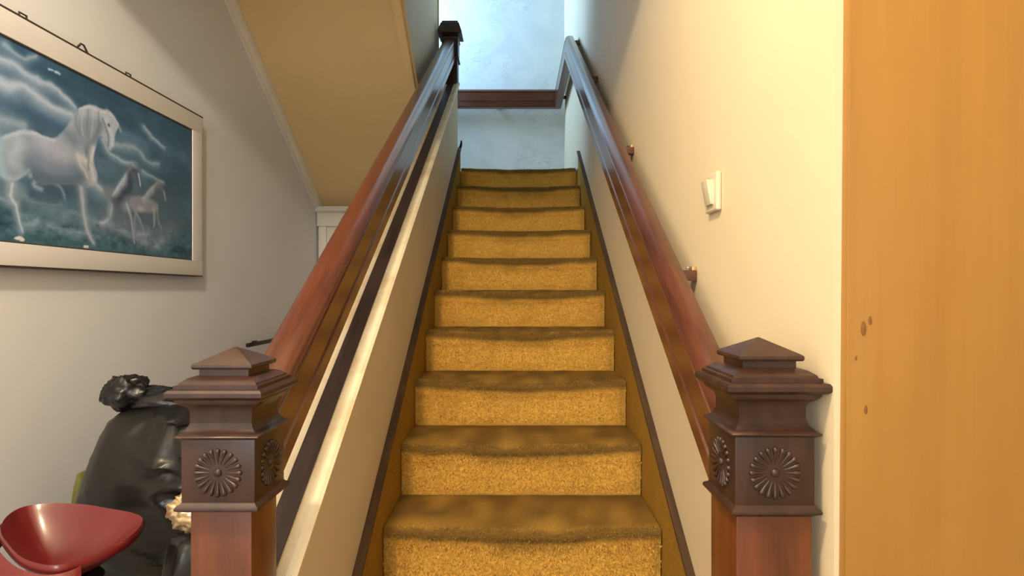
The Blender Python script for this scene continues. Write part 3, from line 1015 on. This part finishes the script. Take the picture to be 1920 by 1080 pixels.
# ------------------------------------------------------------------ black bin bags in the passage
def sack(name, loc, rad, h, top, mat, seed, folds, label, cat, knot=True, pinch=.10, rings=46, seg=96):
    r = empty(name, loc)
    tag(r, label, cat)
    rows = []
    tx, ty = top
    for i in range(rings + 1):
        v = i / rings
        # body profile: flat bottom, full belly, gathered neck
        if v < .10: prof = .72 + .28 * math.sin(v / .10 * math.pi / 2)
        elif v < .62: prof = 1.0 - .10 * ((v - .10) / .52) ** 2
        else:
            q = (v - .62) / .38
            prof = .90 * (1 - q) ** .62 * (1 - pinch) + pinch
        row = []
        lean = max(0, (v - .25) / .75) ** 1.4
        for j in range(seg):
            a = 2 * math.pi * j / seg
            n1 = noise.fractal((math.cos(a) * 1.6 + seed, math.sin(a) * 1.6, v * 2.6), .9, 2.1, 4)
            n2 = noise.noise((math.cos(a) * 4 + seed * 2, math.sin(a) * 4, v * 9))
            rid = 1 - abs(noise.noise((math.cos(a) * 2.4 - seed, math.sin(a) * 2.4 + v * 2.0, v * 5.0))) * 2
            fold = math.sin(folds * a + 3 * n1 + seed) * max(0, (v - .45) / .55) ** 1.3
            k = prof * (1 + .10 * n1 + .025 * n2 + .035 * rid ** 3 + .13 * fold)
            # squarish plan
            ca, sa = math.cos(a), math.sin(a)
            sq = (abs(ca) ** 3.2 + abs(sa) ** 3.2) ** (-1 / 3.2)
            row.append((rad[0] * k * ca * sq + tx * lean, rad[1] * k * sa * sq + ty * lean, h * (v + .02 * n1 * (1 - v) * v * 4 + .02 * rid * v * (1 - v))))
        rows.append(row)
    MB().rings(rows).build('sack', mat, r, smooth=True, angle=80)
    return r


def lump(name, parent, c, r, mat, seed, amp=.25, crease=6, nu=56, nv=34):
    """crumpled blob of plastic film with sharp creases"""
    rows = []
    for i in range(nv + 1):
        ph = math.pi * min(max(i / nv, .012), .988)
        row = []
        for j in range(nu):
            a = 2 * math.pi * j / nu
            d = Vector((math.sin(ph) * math.cos(a), math.sin(ph) * math.sin(a), -math.cos(ph)))
            n1 = noise.fractal(d * 1.5 + Vector((seed, 0, 0)), .9, 2.1, 3)
            cr = 1 - 2 * abs(noise.noise(d * crease * .5 + Vector((0, seed, 0))))
            k = 1 + amp * n1 + amp * .45 * max(0, cr) ** 3
            row.append((c[0] + r[0] * k * d.x, c[1] + r[1] * k * d.y, c[2] + r[2] * k * d.z))
        rows.append(row)
    return MB().rings(rows).build(name, mat, parent, smooth=True, angle=75)


# the tied bag: full and pillow-shaped, its left side leaning in towards the knot
up = empty('bin_bag', (-.93, 1.67, .606))
tag(up, 'tied black plastic bin bag heaped behind the left newel post', 'bin bag')
LEFT = [(0, -.265), (.12, -.302), (.217, -.296), (.292, -.270), (.383, -.236), (.425, -.222), (.446, -.200), (.457, -.15), (.462, -.05)]
RIGHT = [(0, .26), (.12, .30), (.25, .31), (.36, .29), (.43, .24), (.455, .16), (.462, .06)]
rows = []
NR, NS = 72, 128


def interp(tab, z):
    for (a0, b0), (a1, b1) in zip(tab, tab[1:]):
        if z <= a1: return b0 + (b1 - b0) * (z - a0) / (a1 - a0)
    return tab[-1][1]


for i in range(NR + 1):
    v = i / NR
    z = .462 * (1 - (1 - v) ** 1.5) if v > .5 else .462 * (1 - .5 ** 1.5) * v / .5
    z = min(z, .4619)
    lx, rx_ = interp(LEFT, z), interp(RIGHT, z)
    dep = .165 * min(1, .75 + z * 3) * (max(0.0, 1 - (z / .462) ** 5) ** .5 * .9 + .1)
    row = []
    for j in range(NS):
        a = 2 * math.pi * j / NS
        ca, sa = math.cos(a), math.sin(a)
        sq = (abs(ca) ** 2.8 + abs(sa) ** 2.8) ** (-1 / 2.8)
        x = (lx + rx_) / 2 + (rx_ - lx) / 2 * ca * sq
        y = dep * sa * sq
        p = Vector((x, y, z))
        n1 = noise.fractal(p * 5 + Vector((3, 1, 7)), .9, 2.1, 4)
        # creases: long sharp folds, mostly in the upper right, with slack hollows
        w_ = max(0, min(1, (x + .08) / .2)) * max(0, min(1, (z - .12) / .15))
        cr = 1 - 2 * abs(noise.noise(Vector((x * 13 + z * 5, y * 7, z * 5 + 2.0 - x * 6))))
        cr2 = 1 - 2 * abs(noise.noise(Vector((x * 3.0, y * 5 + 9, z * 12 + x * 3))))
        o = .007 * n1 + w_ * .026 * max(0, cr) ** 4 + .014 * max(0, min(1, (x + .12) / .12)) * max(0, cr2) ** 6
        lift = .035 * max(0, min(1, (x + .2) / .4)) * (z / .462) ** 2
        row.append((x + o * ca, y + o * sa * 1.6, z + lift + .01 * n1 * (z / .462) ** 2))
    rows.append(row)
MB().rings(rows).build('sack', M['bag'], up, smooth=True, angle=80)
lump('knot', up, (-.188, -.01, .502), (.062, .05, .050), M['bagknot'], 2.3, .26, 4.5)
lump('gathered_neck', up, (-.090, .0, .478), (.120, .04, .036), M['bagknot'], 5.9, .26, 4.5)
lump('loose_end', up, (-.244, -.01, .494), (.016, .014, .022), M['bagknot'], 8.1, .3, 5, 24, 16)

sack('bin_bag', (-.96, 1.71, 0.001), (.28, .19), .60, (0, 0), M['bag'], 7.7, 7,
     'bulging black bin bag on the floor under the tied one, behind the red stool', 'bin bag', pinch=.55)
sack('bin_bag', (-.715, 1.36, 0.001), (.115, .11), .83, (0, 0), M['bag'], 2.2, 7,
     'narrow black bin bag right behind the left newel, under the gold foil', 'bin bag', pinch=.6)
sack('carrier_bag', (-1.345, 1.80, .001), (.032, .06), .835, (.01, 0), M['green'], 1.4, 6,
     'olive green plastic bag peeping out left of the tied black bin bag', 'bag', pinch=.4, rings=24, seg=40)
fb = empty('foil_bag', (-.742, 1.35, .840))
tag(fb, 'crumpled shiny gold foil bag between the bin bags and left newel', 'bag')
lump('crumpled_foil', fb, (0, 0, .048), (.058, .045, .045), M['gold'], 4.4, .30, 9)
lump('foil_neck', fb, (.016, 0, .100), (.030, .024, .042), M['gold'], 6.4, .30, 9, 36, 22)

# ------------------------------------------------------------------ red bar stool
st = empty('bar_stool', (-1.0, 1.28, 0))
tag(st, 'red scooped plastic bar stool seat on a chrome post', 'stool')
HS = .775
SCX, SCY = -.020, .015            # middle of the dish
RIM = [(-0.098, -0.045, 0.885), (-0.143, 0.021, 0.888), (-0.157, 0.082, 0.887), (-0.114, 0.114, 0.884), (-0.045, 0.125, 0.876), (0.022, 0.121, 0.867), (0.071, 0.116, 0.86), (0.102, 0.103, 0.856), (0.119, 0.083, 0.855), (0.135, 0.044, 0.852), (0.141, -0.006, 0.849), (0.131, -0.051, 0.847), (0.107, -0.093, 0.845), (0.083, -0.119, 0.846), (0.049, -0.123, 0.85), (0.004, -0.114, 0.86), (-0.051, -0.082, 0.873)]


def rim_curve(n=6):
    m, o = len(RIM), []
    for i in range(m):
        p = [RIM[(i + k) % m] for k in (-1, 0, 1, 2)]
        for s in range(n):
            u = s / n
            o.append(tuple(.5 * (2 * p[1][c] + (p[2][c] - p[0][c]) * u + (2 * p[0][c] - 5 * p[1][c] + 4 * p[2][c] - p[3][c]) * u * u
                                 + (3 * p[1][c] - p[0][c] - 3 * p[2][c] + p[3][c]) * u ** 3) for c in range(3)))
    return o


RC = rim_curve()
NA = len(RC)


def shell(f, drop=0.0, out=1.0):
    return [(SCX + (x - SCX) * f * out, SCY + (y - SCY) * f * out, HS + (z - HS) * min(1, f) ** 2.0 - drop) for x, y, z in RC]


top_rows = [shell(max(.004, i / 18)) for i in range(19)]
lip = [shell(1.0, -.002, 1.012), shell(1.0, .003, 1.028), shell(1.0, .012, 1.032), shell(1.0, .018, 1.016)]
under = [shell(max(.004, i / 18), .014) for i in range(18, -1, -1)]
MB().rings(top_rows + lip + under).build('seat_shell', M['red'], st, smooth=True, angle=75)
# the back of the shell rolls over the rim and drops outside it
i0, i1 = NA - 5 * 6, NA + 2 * 6
ap = []
nj = i1 - i0
for k in range(9):
    u = k / 8
    row = []
    for j in range(nj + 1):
        x, y, z = RC[(i0 + j) % NA]
        e = math.sin(math.pi * j / nj) ** .35
        ln = math.hypot(x - SCX, y - SCY)
        g = 1.026 + (.01 + .11 * u) / ln * e
        row.append((SCX + (x - SCX) * g, SCY + (y - SCY) * g, z - .008 - (.006 + .150 * u ** 1.3) * e))
    ap.append(row)
n = nj + 1
vs = [p for r_ in ap for p in r_]
vs2 = [(x * .985, y * .985, z - .009) for x, y, z in vs]
fs = [(k * n + j, k * n + j + 1, (k + 1) * n + j + 1, (k + 1) * n + j) for k in range(8) for j in range(nj)]
N_ = len(vs)
fs2 = [tuple(i + N_ for i in f[::-1]) for f in fs]
border = [(j, j + 1) for j in range(nj)] + [(k * n + nj, (k + 1) * n + nj) for k in range(8)] + [(8 * n + j + 1, 8 * n + j) for j in range(nj - 1, -1, -1)] + [((k + 1) * n, k * n) for k in range(7, -1, -1)]
fs3 = [(a, b, b + N_, a + N_) for a, b in border]
MB().add(vs + vs2, fs + fs2 + fs3).build('rolled_back', M['red'], st, smooth=True, angle=75)
MB().lathe([(.070, HS - .030), (.075, HS - .020), (.060, HS - .002)]).build('mounting_plate', M['black'], st)
MB().lathe([(.024, .35), (.024, HS - .02)]).build('gas_lift', M['chrome'], st, smooth=True)
MB().lathe([(.032, .03), (.032, .40), (.028, .405)]).build('column', M['chrome'], st, smooth=True)
MB().lathe([(.195, 0.002), (.195, .008), (.17, .016), (.06, .035), (.034, .05)]).build('base', M['chrome'], st, smooth=True)
MB().tube([(.0 + .12 * math.cos(t_), .12 * math.sin(t_), .30) for t_ in [math.radians(i * 12) for i in range(-8, 9)]], .010, 8).tube([(0, 0, .30), (.12, 0, .30)], .009, 8).build('footrest', M['chrome'], st, smooth=True)
